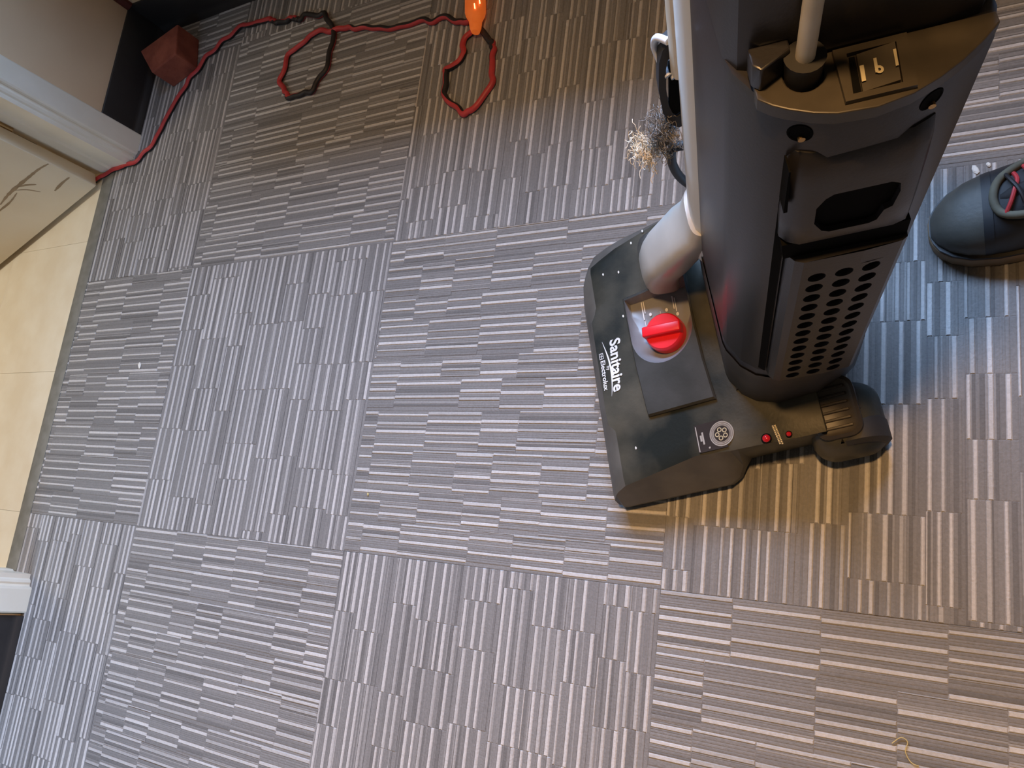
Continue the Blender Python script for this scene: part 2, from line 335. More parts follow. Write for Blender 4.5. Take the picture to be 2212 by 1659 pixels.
CORD_B = [(1.1061,-0.1237,0),(1.1033,-0.1353,0),(1.0907,-0.1443,0),(1.0885,-0.1596,10),(1.0904,-0.1777,-20),(1.0833,-0.1917,-20),(1.0633,-0.1965,-45),(1.0594,-0.2070,-90),(1.0656,-0.2276,-100),(1.0622,-0.2468,-95),(1.0779,-0.2623,-75),(1.0943,-0.2777,-70),(1.1082,-0.2907,-60),(1.1215,-0.2893,-20),(1.1359,-0.2782,-10),(1.1489,-0.2643,-10),(1.1569,-0.2469,-20),(1.1556,-0.2255,-45),(1.1512,-0.2075,-60),(1.1517,-0.1863,-90),(1.1433,-0.1652,-170),(1.1284,-0.1500,-180),(1.1171,-0.1355,-180),(1.1078,-0.1223,-180)]

two_tone(CORD_A, .0052, ('red_jacket', 'black_jacket'), cord)
two_tone(CORD_B, .0052, ('red_jacket', 'black_jacket'), cord)
pl = MB(); rings = []
PX, PY = 1.118-1.1, -.150+.12
for k, (dy, rx, rz) in enumerate(((0, .007, .007), (.008, .010, .009), (.022, .0115, .0105), (.032, .017, .0135), (.040, .019, .0145), (.075, .019, .0145), (.078, .016, .012))):
    rings.append([(PX - dy*.16 + rx*math.cos(2*math.pi*q/20), PY + dy, .0165 + rz*math.sin(2*math.pi*q/20)) for q in range(20)])
pl.loft(rings).build('plug', 'amber', cord, smooth=50, label='orange translucent plug lit from inside')
plug = COL.objects[-1] if False else [o for o in cord.children if o.name.startswith('plug')][0]
for dx, dy in ((-.013, .047), (.002, .040), (.009, .049)):
    MB().tube([(PX+dx-.006*.3, PY+dy+.004, .0315-abs(dx)*.28), (PX+dx+.001, PY+dy-.006, .0315-abs(dx)*.28)], [.0009, .0011], 8).build('neon_element', 'neon', plug)

# ------------------------------------------------------------------ shoe at the right edge
shoe = empty('work_shoe', (1.782, -.583, 0), math.radians(3)); tag(shoe, 'black leather work shoe with red laces at the right edge', 'shoe')
def sec(t, w, zb, zt, n=18, flat=2.6, yo=0.0):
    out = []
    for k in range(n):
        a = math.pi*k/(n-1)
        cx = math.copysign(abs(math.cos(a))**(2/flat), math.cos(a)); sz = abs(math.sin(a))**(2/flat)
        out.append((t, yo + w*cx, zb + (zt-zb)*sz))
    return out
def yo(t): return .012*math.sin(t*9) 
US = [(.004,.012,.028),(.010,.022,.037),(.022,.033,.046),(.038,.041,.052),(.052,.0445,.055),(.056,.0450,.0562),(.075,.046,.064),(.095,.045,.075),(.120,.043,.090),(.150,.040,.104),(.19,.037,.116),(.24,.035,.122),(.27,.032,.124),(.288,.024,.123)]
toe = MB().loft([sec(t, w, .020, z, yo=yo(t)) for t, w, z in US[:6]], closed=False, cap=False); toe.build('toe_cap', 'shoe', shoe, smooth=80)
MB().loft([sec(t, w*1.006, .020, z+.0012, yo=yo(t)) for t, w, z in ((.054,.0448,.0556),(.058,.0452,.0570),(.063,.0455,.0590))], closed=False, cap=False).build('cap_seam', 'shoedark', shoe, smooth=80)
up = MB().loft([sec(t, w*1.003, .020, z, yo=yo(t)) for i, (t, w, z) in enumerate(US[5:])], closed=False, cap=False); up.build('upper', 'shoedark', shoe, smooth=80)
outl = [(.001,.008),(.004,.018),(.010,.028),(.022,.038),(.040,.046),(.066,.0505),(.1,.050),(.15,.044),(.2,.041),(.25,.040),(.28,.034),(.293,.02),(.296,.0)]
ring = [(t, yo(t)+w) for t, w in outl] + [(t, yo(t)-w) for t, w in outl[::-1][1:]]
MB().prism(ring, .001, .020).build('sole', 'sole', shoe, smooth=30, bevel=.002)
MB().prism([(.146+(t-.146)*.99, y*.985) for t, y in ring], .020, .0235).build('welt', 'shoedark', shoe, smooth=30)
def topz(t): return [u[2]+(q[2]-u[2])*(t-u[0])/(q[0]-u[0]) for u, q in zip(US, US[1:]) if u[0] <= t <= q[0]][0]
MB().loft([sec(t, w, .0, topz(t)+h, n=12, yo=yo(t)) for t, w, h in ((.070,.010,.0005),(.078,.017,.002),(.10,.020,.003),(.13,.021,.004),(.16,.022,.010),(.172,.019,.016))], closed=False, cap=False).build('tongue', 'rubber', shoe, smooth=80)
MB().tube(catmull([(.115, yo(.115)-.030, topz(.115)-.006), (.088, yo(.088)-.027, topz(.088)-.003), (.070, yo(.07)-.018, topz(.07)+.001), (.064, yo(.064), topz(.064)+.003), (.070, yo(.07)+.018, topz(.07)+.001), (.088, yo(.088)+.027, topz(.088)-.003), (.115, yo(.115)+.030, topz(.115)-.006)], .004), .0042, 10).build('throat_padding', 'olive', shoe, smooth=60)
for k in range(5):
    t = .080 + k*.016; z = topz(t)+.003; yc = yo(t)
    MB().tube(catmull([(t-.006, yc-.022, z-.004), (t-.001, yc-.012, z+.001), (t+.003, yc, z+.003), (t+.006, yc+.012, z+.001), (t+.003, yc+.022, z-.004)], .003), .0022, 8).build('lace', 'red' if k % 2 == 0 else 'black', shoe)
    MB().tube(catmull([(t-.004, yc+.022, z-.004), (t, yc+.012, z+.002), (t+.006, yc, z+.005), (t+.010, yc-.012, z+.004), (t+.012, yc-.022, z-.001)], .003), .0022, 8).build('lace', 'black' if k % 2 == 0 else 'red', shoe)
    for sg in (-1, 1): MB().cyl((t, yc+sg*.0235, z-.006), (t, yc+sg*.0245, z-.0025), .0036, n=12).build('eyelet', 'ledge', shoe)
MB().loft([[(0.226+.066*math.cos(a)*q, yo(.226)+.037*math.sin(a)*q, z) for a in [2*math.pi*k/24 for k in range(24)]] for z, q in ((.108,1.0),(.122,1.05),(.13,1.0),(.128,.86),(.11,.84))], cap=False).build('collar', 'shoedark', shoe, smooth=80)

# ------------------------------------------------------------------ upright vacuum (local x = towards its handle, y = towards its far side)
vac = empty('upright_vacuum', (1.447, -.908, 0), math.radians(15))
tag(vac, 'black commercial upright vacuum cleaner with a red dial standing on the carpet', 'vacuum cleaner')
def interp(tab, x):
    if x <= tab[0][0]: return tab[0][1]
    for (a, p), (b, q) in zip(tab, tab[1:]):
        if x <= b: return p + (q-p)*(x-a)/(b-a)
    return tab[-1][1]
ZT = [(0,.034),(.006,.045),(.014,.053),(.026,.060),(.065,.066),(.12,.075),(.16,.082),(.20,.086),(.30,.087)]
def zt(x): return interp(ZT, x)
LN = [(0,.006),(.006,.009),(.014,.012),(.026,.015),(.12,.027),(.16,.022),(.24,.018),(.3,.018)]
LF = [(0,.275),(.006,.290),(.014,.299),(.026,.306),(.06,.317),(.125,.325),(.3,.325)]
FO = [(0,.290),(.003,.303),(.008,.316),(.016,.327),(.03,.336),(.06,.342),(.12,.345),(.3,.345)]
def bumpf(y): return max(0, min(1, (y-.082)/.012))*max(0, min(1, (.243-y)/.012))
ST_X = (0, .003, .007, .013, .026, .045, .065, .09, .12, .14, .152, .160, .168, .2, .235, .262)
def shift(x, y): return -.009*bumpf(y)*(1 if x == .026 else .6 if x == .045 else .35 if x == .013 else 0)
def hz(x, y): return interp([(q+shift(q, y), zt(q)) for q in ST_X], x)
rings = []
for x in (0, .003, .007, .013, .026, .045, .065, .09, .12, .14, .152, .160, .168, .2, .235, .262):
    z = zt(x); n0, f0, fo = interp(LN, x), interp(LF, x), interp(FO, x)
    if x <= .14: nb = [(.0 if x > .003 else .004, .006), (-.002 if x > .003 else .003, min(.022, z*.6))]
    elif x <= .152: nb = [(.006, .008), (.004, .022)]
    elif x <= .160: nb = [(.016, .012), (.014, .03)]
    else: nb = [(.024, .014), (.020, z-.010)]
    r = [(x, nb[0][0], nb[0][1]), (x, nb[1][0], nb[1][1])]
    N = 30
    for k in range(N+1):
        y = n0 + (f0-n0)*k/N; dx = shift(x, y)
        e = .0025 if k in (0, N) else 0
        r.append((x+dx, y, z-e))
    r += [(x, fo-.002, max(z*.62, .02)), (x, fo, .02), (x, fo-.002, .006)]
    rings.append(r)
hood = MB().loft(rings).build('nozzle_hood', 'hood', vac, smooth=28, label='dusty black nozzle hood')
# raised dial panel and the scooped pocket the knob sits in
PAN = [(.066,.243),(.0665,.20),(.068,.15),(.0715,.10),(.073,.086),(.158,.082),(.1535,.13),(.1515,.18),(.151,.243)]
pv = []
for zoff in (-.012, .003, .0058):
    ins = .0030 if zoff == .0058 else 0
    cx, cy = .11, .165
    pv.append([(x + (cx-x)*ins*12, y + (cy-y)*ins*9, zt(x)+zoff) for x, y in PAN])
panel = MB().loft(pv).build('dial_panel', 'panel', hood, smooth=20)
rim = []
CX, CY, RR = .1095, .184, .0405
for k in range(25):
    a = math.pi + math.pi*k/24
    rim.append((CX + RR*math.cos(a), CY + RR*math.sin(a)))
rim += [(CX+RR, .20), (CX+RR, .22), (CX+RR, .2385), (CX+.02, .2385), (CX-.01, .2385), (CX-RR, .2385), (CX-RR, .22), (CX-RR, .20)]
cut = MB().prism(rim, .045, .12).build('pocket_cutter', 'void', hood, smooth=0)
def boolean_cut(o):
    md = o.modifiers.new('cut', 'BOOLEAN'); md.operation = 'DIFFERENCE'; md.object = cut; md.solver = 'EXACT'
    bpy.context.view_layer.update()
    dg = bpy.context.evaluated_depsgraph_get(); me = bpy.data.meshes.new_from_object(o.evaluated_get(dg)); o.modifiers.clear()
    o.data = me
hood.data.materials.append(M['bumper'])
for p in hood.data.polygons:
    x, y, z = p.center
    if x < .026 + shift(.026, y) - .0005 or (y < interp(LN, x) and x < .166) or y > interp(LF, x): p.material_index = 1
boolean_cut(hood); boolean_cut(panel)
bpy.data.objects.remove(cut)
fl = lambda x, y: .0565 + .06*(x-.07)*.35
R0 = [(x, y, zt(x)+.0056) for x, y in rim]; R1 = []; R2 = []
for x, y in rim:
    if y <= CY+.001:
        dx, dy = x-CX, y-CY; L = math.hypot(dx, dy); R1.append((CX+dx*.90, CY+dy*.90, zt(x)-.003)); R2.append((CX+dx*.60, CY+dy*.60, fl(x, y)))
    else:
        kx = .965 if y > .205 else .8
        R1.append((CX+(x-CX)*.985, min(y, .2382), zt(x)-.006)); R2.append((CX+(x-CX)*kx, min(y, .2375), fl(x, y)))
R3 = [(CX + (x-CX)*.3, CY+.01 + (y-CY-.01)*.3, fl(x, y)) for x, y, z in R2]
MB().loft([R0, R1, R2, R3], cap=False).add(R3, [tuple(range(len(R3)))]).build('dial_pocket', 'pocket', hood, smooth=60)
# red knob with grip bar
kb = MB(); KX, KY = .1105, .1835
def ring_at(r, z, n=32): return [(KX + r*math.cos(2*math.pi*k/n), KY + r*math.sin(2*math.pi*k/n), z) for k in range(n)]
kb.loft([ring_at(.0235, .0585), ring_at(.0235, .067), ring_at(.0232, .0725), ring_at(.0215, .0745)])
ca, sa = math.cos(math.radians(-6)), math.sin(math.radians(-6))
gb = MB().rbox(-.0235, .0235, -.0065, .0065, .070, .0840, .002, 3)
gb.map(lambda x, y, z: (KX + (x*ca - y*sa), KY + (x*sa + y*ca), z)); kb.add(gb.v, gb.f)
kb.build('dial_knob', 'knob', hood, smooth=40, label='red dial knob with a raised grip bar')
# print around the knob
mk = MB()
def bar(x0, x1, y0, y1, z): mk.box(x0, x1, y0, y1, z, z+.0006)
zf = lambda x: fl(x, 0)+.0003
bar(.0845,.0858,.212,.236,zf(.085)); bar(.0872,.0882,.220,.236,zf(.087)); bar(.0855,.0862,.203,.210,zf(.085))
bar(.124,.1252,.214,.231,zf(.124)); bar(.1265,.1275,.210,.228,zf(.1265))
for x, y in ((.094,.2165),(.115,.2155),(.1275,.206)):
    mk.add([(x+.0018*math.cos(2*math.pi*k/10), y+.0024*math.sin(2*math.pi*k/10), zf(x)+.0006) for k in range(10)], [tuple(range(10))])
bar(.1066,.1071,.2125,.2165,zf(.107))
mk.build('dial_print', 'ink', hood, smooth=0)
# lettering on the front of the hood
def lettering(txt, x0, y0, width, m, name='lettering', bold=.0, slant=0.0, hscale=1.0, zoff=.0006, drop=0.0):
    cu = bpy.data.curves.new('txt', 'FONT'); cu.body = txt; cu.size = 1.0; cu.offset = bold; cu.extrude = .02; cu.resolution_u = 3
    t = bpy.data.objects.new('txt', cu); COL.objects.link(t); bpy.context.view_layer.update()
    me = bpy.data.meshes.new_from_object(t.evaluated_get(bpy.context.evaluated_depsgraph_get()))
    bpy.data.objects.remove(t); bpy.data.curves.remove(cu)
    xs = [v.co.x for v in me.vertices]; s = width/(max(xs)-min(xs)); xm = min(xs)
    for v in me.vertices:
        px, py, pz = (v.co.x-xm)*s, v.co.y*s*hscale, v.co.z*s
        X = x0 + py + drop*px; Y = y0 - px; v.co = (X, Y, hz(X, Y)+zoff+max(0, pz))
    me.name = name; me.materials.clear(); me.materials.append(M[m])
    o = bpy.data.objects.new(name, me); COL.objects.link(o); o.parent = hood; return o
lettering('Sanitaire', .0385, .197, .067, 'ink', bold=.024, hscale=1.05, drop=-.09)
sw = MB(); n = 24
L = [(.0275 + .0065*math.sin(math.pi*k/n*.9)-.0005*k/n, .199 - .073*k/n) for k in range(n+1)]
vs = [(x + .0011*math.sin(math.pi*(k+.6)/(n+1.2)), y, hz(x, y)+.0009) for k, (x, y) in enumerate(L)] + [(x - .0011*math.sin(math.pi*(k+.6)/(n+1.2)), y, hz(x, y)+.0009) for k, (x, y) in enumerate(L)]
sw.add(vs, [(k, k+1, n+2+k, n+1+k) for k in range(n)]).build('swoosh', 'ink', hood, smooth=0)
lettering('by', .0285, .1655, .0055, 'ink', bold=.01)
lettering('Electrolux', .0212, .1745, .039, 'ink', bold=.02, hscale=.95, drop=-.03)
lg = MB()
for x0, x1, y0, y1 in ((.0205,.0212,.1765,.1845),(.0255,.0262,.1765,.1845),(.0205,.0262,.1838,.1845),(.0205,.0262,.1765,.1772),(.0229,.0237,.1765,.1845),(.0205,.0262,.180,.1808)):
    lg.add([(x, y, hz(x, y)+.0009) for x, y in ((x0,y0),(x1,y0),(x1,y1),(x0,y1))], [(0,1,2,3)])
lg.build('emblem', 'ink', hood, smooth=0)
# certification sticker
def dec(name, polys, m, zo, par=None):
    mb = MB()
    for p in polys: mb.add([(x, y, hz(x, y)+zo) for x, y in p], [tuple(range(len(p)))])
    return mb.build(name, m, par or hood, smooth=0)
def circ(cx, cy, r, n=28): return [(cx+r*math.cos(2*math.pi*k/n), cy+r*math.sin(2*math.pi*k/n)) for k in range(n)]
def annulus(cx, cy, r0, r1, n=28, a0=0.0, a1=2*math.pi):
    return [[(cx+r0*math.cos(a0+(a1-a0)*k/n), cy+r0*math.sin(a0+(a1-a0)*k/n)), (cx+r1*math.cos(a0+(a1-a0)*k/n), cy+r1*math.sin(a0+(a1-a0)*k/n)),
             (cx+r1*math.cos(a0+(a1-a0)*(k+1)/n), cy+r1*math.sin(a0+(a1-a0)*(k+1)/n)), (cx+r0*math.cos(a0+(a1-a0)*(k+1)/n), cy+r0*math.sin(a0+(a1-a0)*(k+1)/n))] for k in range(n)]
dec('sticker', [[(.125,.028),(.16,.0265),(.16,.0585),(.125,.060)]], 'sticker', .0004)
SX, SY = .1555, .0425
dec('sticker_disc', [circ(SX, SY, .0140)], 'stickerpale', .0007)
dec('sticker_ring', annulus(SX, SY, .0130, .0140) + annulus(SX, SY, .0112, .0118) + annulus(SX, SY, .0095, .0099, 28, .3, 5.2), 'inkdim', .0010)
dec('sticker_core', [circ(SX, SY, .0088)], 'sticker', .0009)
pet = []
for k in range(5):
    a = math.pi + 2*math.pi*k/5; pet += annulus(SX+.0050*math.cos(a), SY+.0050*math.sin(a), .0017, .0027, 14)
dec('sticker_petals', pet, 'inkgold', .0012)
dec('sticker_print', [[(.1262,.029),(.1274,.029),(.1274,.058),(.1262,.058)], [(.1300,.040),(.1322,.040),(.1322,.047),(.1300,.047)], [(.1325,.036),(.1345,.036),(.1345,.050),(.1325,.050)], [(.138,.030),(.140,.030),(.140,.032),(.138,.032)]], 'inkdim', .0009)
# indicator lights with a line of print between them
for x, y, r in ((.202,.0245,.0042), (.2255,.0235,.0026)):
    MB().loft([[(x+q*r*math.cos(2*math.pi*k/18), y+q*r*math.sin(2*math.pi*k/18), zt(x)+h) for k in range(18)] for q, h in ((1.35,.0004),(1.3,.0008),(1.0,.0009))], cap=False).build('indicator_bezel', 'void', hood, smooth=0)
    MB().loft([[(x+q*r*math.cos(2*math.pi*k/18), y+q*r*math.sin(2*math.pi*k/18), zt(x)+h) for k in range(18)] for q, h in ((1.0,.0005),(.95,.0018),(.6,.003),(.1,.0035))]).build('indicator_light', 'lens', hood, smooth=60)
tx = []
for r in range(2):
    y = .0365
    while y > .0150:
        w = random.uniform(.0008, .0018); x = .2105 + r*.0024 + (.0365-y)*.16; tx.append([(x, y-w), (x+.0017, y-w), (x+.0017, y), (x, y)]); y -= w+.0005
dec('indicator_print', tx, 'inkgold', .0006)
# small pale specks on the hood
for x, y in ((.044,.288),(.066,.282),(.108,.322),(.090,.313),(.062,.222),(.049,.055)):
    dec('pale_speck', [[(x+.0012*math.cos(a), y+.0020*math.sin(a)) for a in (0,1.2,2.2,3.1,4.3,5.4)]], 'fleck', .0007)

# foot pedal with ribs, wheels, wheel housings
def hull(cx, cy, hx, hy, r, n=6):
    o = []
    for sx, sy, a0 in ((1,1,0),(-1,1,90),(-1,-1,180),(1,-1,270)):
        for k in range(n+1):
            a = math.radians(a0+90*k/n); o.append((cx+sx*(hx-r)+r*math.cos(a), cy+sy*(hy-r)+r*math.sin(a)))
    return o
MB().loft([[(x, y, z) for x, y in hull(.277+o, .036, .039-i, .041-i, .025)] for z, i, o in ((.010,.010,0),(.018,.003,0),(.030,0,0),(.042,.002,0),(.053,.006,-.002),(.061,.012,-.005),(.065,.017,-.007))]).build('wheel_housing', 'hood', vac, smooth=50)
ped = MB().loft([[(x, y, z + (y-.04)*.16) for x, y in hull(.2735, .043, .0235-i, .0315-i, .013)] for z, i in ((.058,0),(.0735,0),(.0765,.003),(.0745,.006))]).build('foot_pedal', 'bodylo', vac, smooth=40)
for k in range(6):
    y = .022 + k*.0082
    MB().rbox(-.0145, .0145, -.0014, .0014, 0, .0026, .0006, 1).map(lambda a, b, c: (.2735+a, y+b, .0743+(y-.04)*.16+c)).build('rib', 'bodylo', ped, smooth=30)
for yy in (.010, .318):
    w = empty('rear_wheel', (0,0,0)); w.parent = vac
    MB().loft([[(.286+r*math.cos(2*math.pi*k/32), yy+dy, .0325+r*math.sin(2*math.pi*k/32)) for k in range(32)] for dy, r in ((-.004,.018),(-.006,.020),(-.006,.027),(-.002,.0315),(.018,.0315),(.022,.029),(.022,.012))]).build('tyre', 'rubber', w, smooth=40)
    MB().cyl((.286, yy-.007, .0325), (.286, yy+.02, .0325), .007, n=16).build('hub', 'bodylo', w)
MB().loft([[(x, y, z) for x, y in hull(.277, .305, .0315-i, .034-i, .016)] for z, i in ((.03,0),(.062,0),(.068,.003))]).build('wheel_housing', 'hood', vac, smooth=40)
MB().tube([(.228, .085, .066), (.228, .26, .066)], .050, 32).build('motor_housing', 'bodylo', vac, smooth=40)

# ---- reclined body: s up along the body, d from front to back, l across
TH = math.radians(73.5); CT, ST = math.cos(TH), math.sin(TH)
def BP(s, d, l): return (.16 + s*CT + d*ST, l, .10 + s*ST - d*CT)
LOW = [(.0125,.206),(.0145,.108),(.0165,.0985),(.0215,.0895),(.0265,.0795),(.039,.068),(.061,.0595),(.098,.061),(.124,.0715),(.1455,.0875),(.150,.10),(.150,.236),(.142,.25),(.03,.25),(.0125,.24)]
def ins(P, q, cx=.08, cy=.16): return [(cx+(d-cx)*q, cy+(l-cy)*q) for d, l in P]
low = MB().loft([[BP(s + extra*(d/.15), d+dd, l) for d, l in ins(LOW, q)] for s, q, dd, extra in ((-.062,.80,.008,.03),(-.045,.93,.007,.03),(-.02,.985,.004,.02),(.03,.99,.002,.01),(.088,.992,0,0),(.094,.972,0,0),(.098,.972,0,0),(.103,1.0,0,0),(.3,1.0,0,0),(.494,1.0,0,0),(.5,.985,0,0))])
body = low.build('body_housing', 'body', vac, smooth=30)
skirt = MB().loft([[BP(s + extra*(d/.15), d+dd, l) for d, l in ins(LOW, q)] for s, q, dd, extra in ((-.050,.95,.007,.03),(-.022,1.0,.004,.02),(.03,1.008,.002,.01),(.086,1.008,0,0))], cap=False).build('body_skirt', 'bodylo', vac, smooth=30)
UPP = [(.0125,.206),(.0145,.112),(.020,.101),(.030,.0965),(.120,.0965),(.140,.099),(.150,.112),(.150,.236),(.142,.25),(.03,.25),(.0125,.24)]
MB().loft([[BP(s, d, l) for d, l in ins(UPP, q)] for s, q in ((.499,1),(.70,1.0),(.76,.96),(.80,.84),(.82,.6))]).build('upper_housing', 'body', vac, smooth=30)
MB().tube([BP(.80,.08,.165), BP(1.0,.08,.165)], .016, 20).build('handle_tube', 'silver', vac, smooth=40)
MB().tube(catmull([BP(.98,.08,.165), BP(1.05,.08,.165), BP(1.12,.10,.165), BP(1.16,.15,.165), BP(1.15,.20,.165)], .01), .018, 16).build('handle_grip', 'rubber', vac, smooth=40)
# ledge with the cable notch, switch and strain relief
arc = [(.0255,.0935),(.0255,.0775),(.032,.0715),(.039,.067),(.050,.0615),(.061,.058),(.080,.0565),(.098,.0595),(.112,.065),(.124,.0715),(.136,.080),(.146,.0885),(.146,.0955)]
notch = [(.0605,.0955)] + [(.0505+.0100*math.cos(a), .0855+.0105*math.sin(a)) for a in [math.radians(-10-16*k) for k in range(11)]] + [(.0400,.0935)]
led = MB().prism(arc + notch, .494, .5035, lambda d, l, s: BP(s, d, l)).build('cable_ledge', 'ledge', vac, smooth=20, bevel=.0008)
MB().prism([(.024,.0965),(.024,.086),(.028,.0815),(.044,.0905),(.044,.0965)], .5035, .520, lambda d, l, s: BP(s, d, l)).build('ledge_post', 'body', vac, smooth=20, bevel=.001)
MB().prism([(.0395,.096),(.0395,.086),(.044,.077),(.0505,.0745),(.057,.077),(.0615,.086),(.0615,.096)], .470, .4945, lambda d, l, s: BP(s, d, l)).build('notch_floor', 'void', vac, smooth=0)
SWO = [(.0655,.0615),(.0995,.0615),(.1025,.0935),(.0665,.0935)]; SWI = [(.0695,.0650),(.0935,.0650),(.0965,.0895),(.0725,.0895)]
bz = MB().loft([[BP(.503, d, l) for d, l in SWO], [BP(.5065, d, l) for d, l in SWO], [BP(.5065, d, l) for d, l in SWI], [BP(.5010, d, l) for d, l in SWI]], cap=False).build('switch_bezel', 'ledge', led, smooth=0)
bz['label'] = 'raised switch bezel'
MB().add([BP(.5042, .0705, .066), BP(.5042, .0745, .066), BP(.5042, .0765, .0885), BP(.5042, .0735, .0885)], [(0,1,2,3)]).build('switch_gap', 'void', led, smooth=0)
MB().loft([[BP(.5025, *p) for p in ((.0745,.0655),(.0930,.0655),(.0958,.0890),(.0768,.0890))], [BP(s, *p) for s, p in zip((.5048,.5075,.5080,.5052), ((.0750,.0660),(.0925,.0660),(.0953,.0885),(.0773,.0885)))]]).build('switch_rocker', 'ledge', led, smooth=0)
mkp = MB()
def sq(d0, d1, l0, l1, s):
    sk = .12; mkp.add([BP(s+.06*(d-.075), d+(l-.077)*sk, l) for d, l in ((d0,l0),(d1,l0),(d1,l1),(d0,l1))], [(0,1,2,3)])
sq(.0762,.0782,.0710,.0805,.5062); sq(.0922,.0936,.0735,.0835,.5078)
sq(.0828,.0843,.0735,.0820,.5070)
for k in range(12):
    a, b = 2*math.pi*k/12, 2*math.pi*(k+1)/12
    mkp.add([BP(.5073, .0846+r*math.cos(q), .0750+r*1.15*math.sin(q)) for r, q in ((.0008,a),(.0021,a),(.0021,b),(.0008,b))], [(0,1,2,3)])
mkp.build('switch_marks', 'inkgold', led, smooth=0)
MB().tube([BP(.478,.0505,.0865), BP(.490,.0505,.0865), BP(.5135,.0505,.0865), BP(.5165,.0505,.0865)], [.0078,.0085,.0100,.0105], 20).build('strain_relief', 'rubber', vac, smooth=40)
MB().tube(catmull([BP(.500,.0505,.0865), BP(.55,.0508,.0865), BP(.62,.052,.0865), BP(.72,.052,.086), BP(.80,.06,.08), BP(.84,.09,.085)], .02), .0049, 14).build('power_cord', 'cream', vac, smooth=60, label='cream power cord')
# flush black discs painted as the shade of the screw recesses
def shell_l(d): return interp([(p, q) for p, q in LOW[3:11]], d)
for s, d in ((.483,.046), (.484,.112)):
    MB().loft([[BP(s+r*1.15*math.sin(a), d+r*math.cos(a), shell_l(d+r*math.cos(a))-h) for a in [2*math.pi*k/20 for k in range(20)]] for r, h in ((.0066,-.0004),(.0062,.0006),(.0056,.0006),(.0050,.0002))]).build('screw_shade_disc', 'void', vac, smooth=0)
    MB().cyl(BP(s-.0045, d+.001, shell_l(d)+.001), BP(s-.0045, d+.001, shell_l(d)-.0018), .0020, n=10).build('screw', 'brass', vac)

# ---- exhaust cover with latch plate and grille of holes
exc = empty('exhaust_cover', (0,0,0)); exc.parent = vac
def FX(a, b, c): return BP(a, b, c)
SL0, SL1, D0, D1, LF0 = .104, .352, .0465, .1245, .0515
g = MB()
cols = [(.0585,.0775),(.0775,.0955),(.0955,.1135)]; s0h = .1065; pitch = (.333-.1065)/13
def lface(d): return LF0 + .10*max(0, d-.10) 
def cell(s0, s1, d0, d1, r, n=16):
    cs, cd = (s0+s1)/2, (d0+d1)/2; sq_, ci, ci2 = [], [], []
    for k in range(n):
        a = 2*math.pi*k/n; u, v_ = math.cos(a), math.sin(a); m_ = max(abs(u), abs(v_))
        sq_.append((cs + u/m_*(s1-s0)/2, cd + v_/m_*(d1-d0)/2)); ci.append((cs+u*r*1.03, cd+v_*r)); ci2.append((cs+u*r*.98, cd+v_*r*.95))
    vs = [FX(s, d, lface(d)) for s, d in sq_] + [FX(s, d, lface(d)) for s, d in ci] + [FX(s, d, lface(d)+.0035) for s, d in ci2]
    fs = [(k, (k+1) % n, n+(k+1) % n, n+k) for k in range(n)] + [(n+k, n+(k+1) % n, 2*n+(k+1) % n, 2*n+k) for k in range(n)]
    corners = [FX(s, d, lface(d)) for s, d in ((s0,d0),(s0,d1),(s1,d1),(s1,d0))]
    o = len(g.v); g.add(vs, fs)
    return
for ci_, (d0, d1) in enumerate(cols):
    for k in range(13): cell(s0h+k*pitch, s0h+(k+1)*pitch, d0, d1, .0062)
def strip4(pts): g.add([FX(s, d, l) for s, d, l in pts], [(0,1,2,3)])
for d0, d1 in ((D0+.0105, cols[0][0]), (cols[2][1], D1-.004)):
    strip4([(s0h, d0, lface(d0)), (s0h, d1, lface(d1)), (.333, d1, lface(d1)), (.333, d0, lface(d0))])
for s0_, s1_ in ((SL0, s0h), (.333, SL1)):
    for d0, d1 in ((D0+.0105, cols[0][0]), cols[0], cols[1], cols[2], (cols[2][1], D1-.004)):
        strip4([(s0_, d0, lface(d0)), (s0_, d1, lface(d1)), (s1_, d1, lface(d1)), (s1_, d0, lface(d0))])
# rounded flanks of the grille
for a, b in (((D0+.0105, LF0), (D0+.0050, LF0+.0026)), ((D0+.0050, LF0+.0026), (D0+.0015, LF0+.0075)), ((D0+.0015, LF0+.0075), (D0-.001, LF0+.022)), ((D1-.004, lface(D1-.004)), (D1-.0005, LF0+.0042)), ((D1-.0005, LF0+.0042), (D1+.002, LF0+.022))):
    strip4([(SL0, a[0], a[1]), (SL0, b[0], b[1]), (SL1, b[0], b[1]), (SL1, a[0], a[1])])
for s_ in (SL0, SL1):
    g.add([FX(s_, d, l) for d, l in ((D0-.001,LF0+.022),(D0+.0015,LF0+.0075),(D0+.0050,LF0+.0026),(D0+.0105,LF0),(D1-.004,lface(D1-.004)),(D1-.0005,LF0+.0042),(D1+.002,LF0+.022))], [tuple(range(7))])
g.build('exhaust_grille', 'body', exc, smooth=30, label='charcoal grille with three columns of round holes')
MB().add([FX(s, d, LF0+.0075) for s, d in ((SL0+.001,D0+.008),(SL0+.001,D1-.003),(SL1-.001,D1-.003),(SL1-.001,D0+.008))], [(0,1,2,3)]).build('hole_shade_sheet', 'void', exc, smooth=0)  # black sheet that paints the holes' inner shade
MB().prism([(SL1,.0445),(.3715,.0425),(.3715,.1225),(SL1,.1235)], .0575, .075, lambda a, b, c: FX(a, b, c)).build('slot_shade', 'void', exc, smooth=0)  # near-black fill painted as the shade in the gap
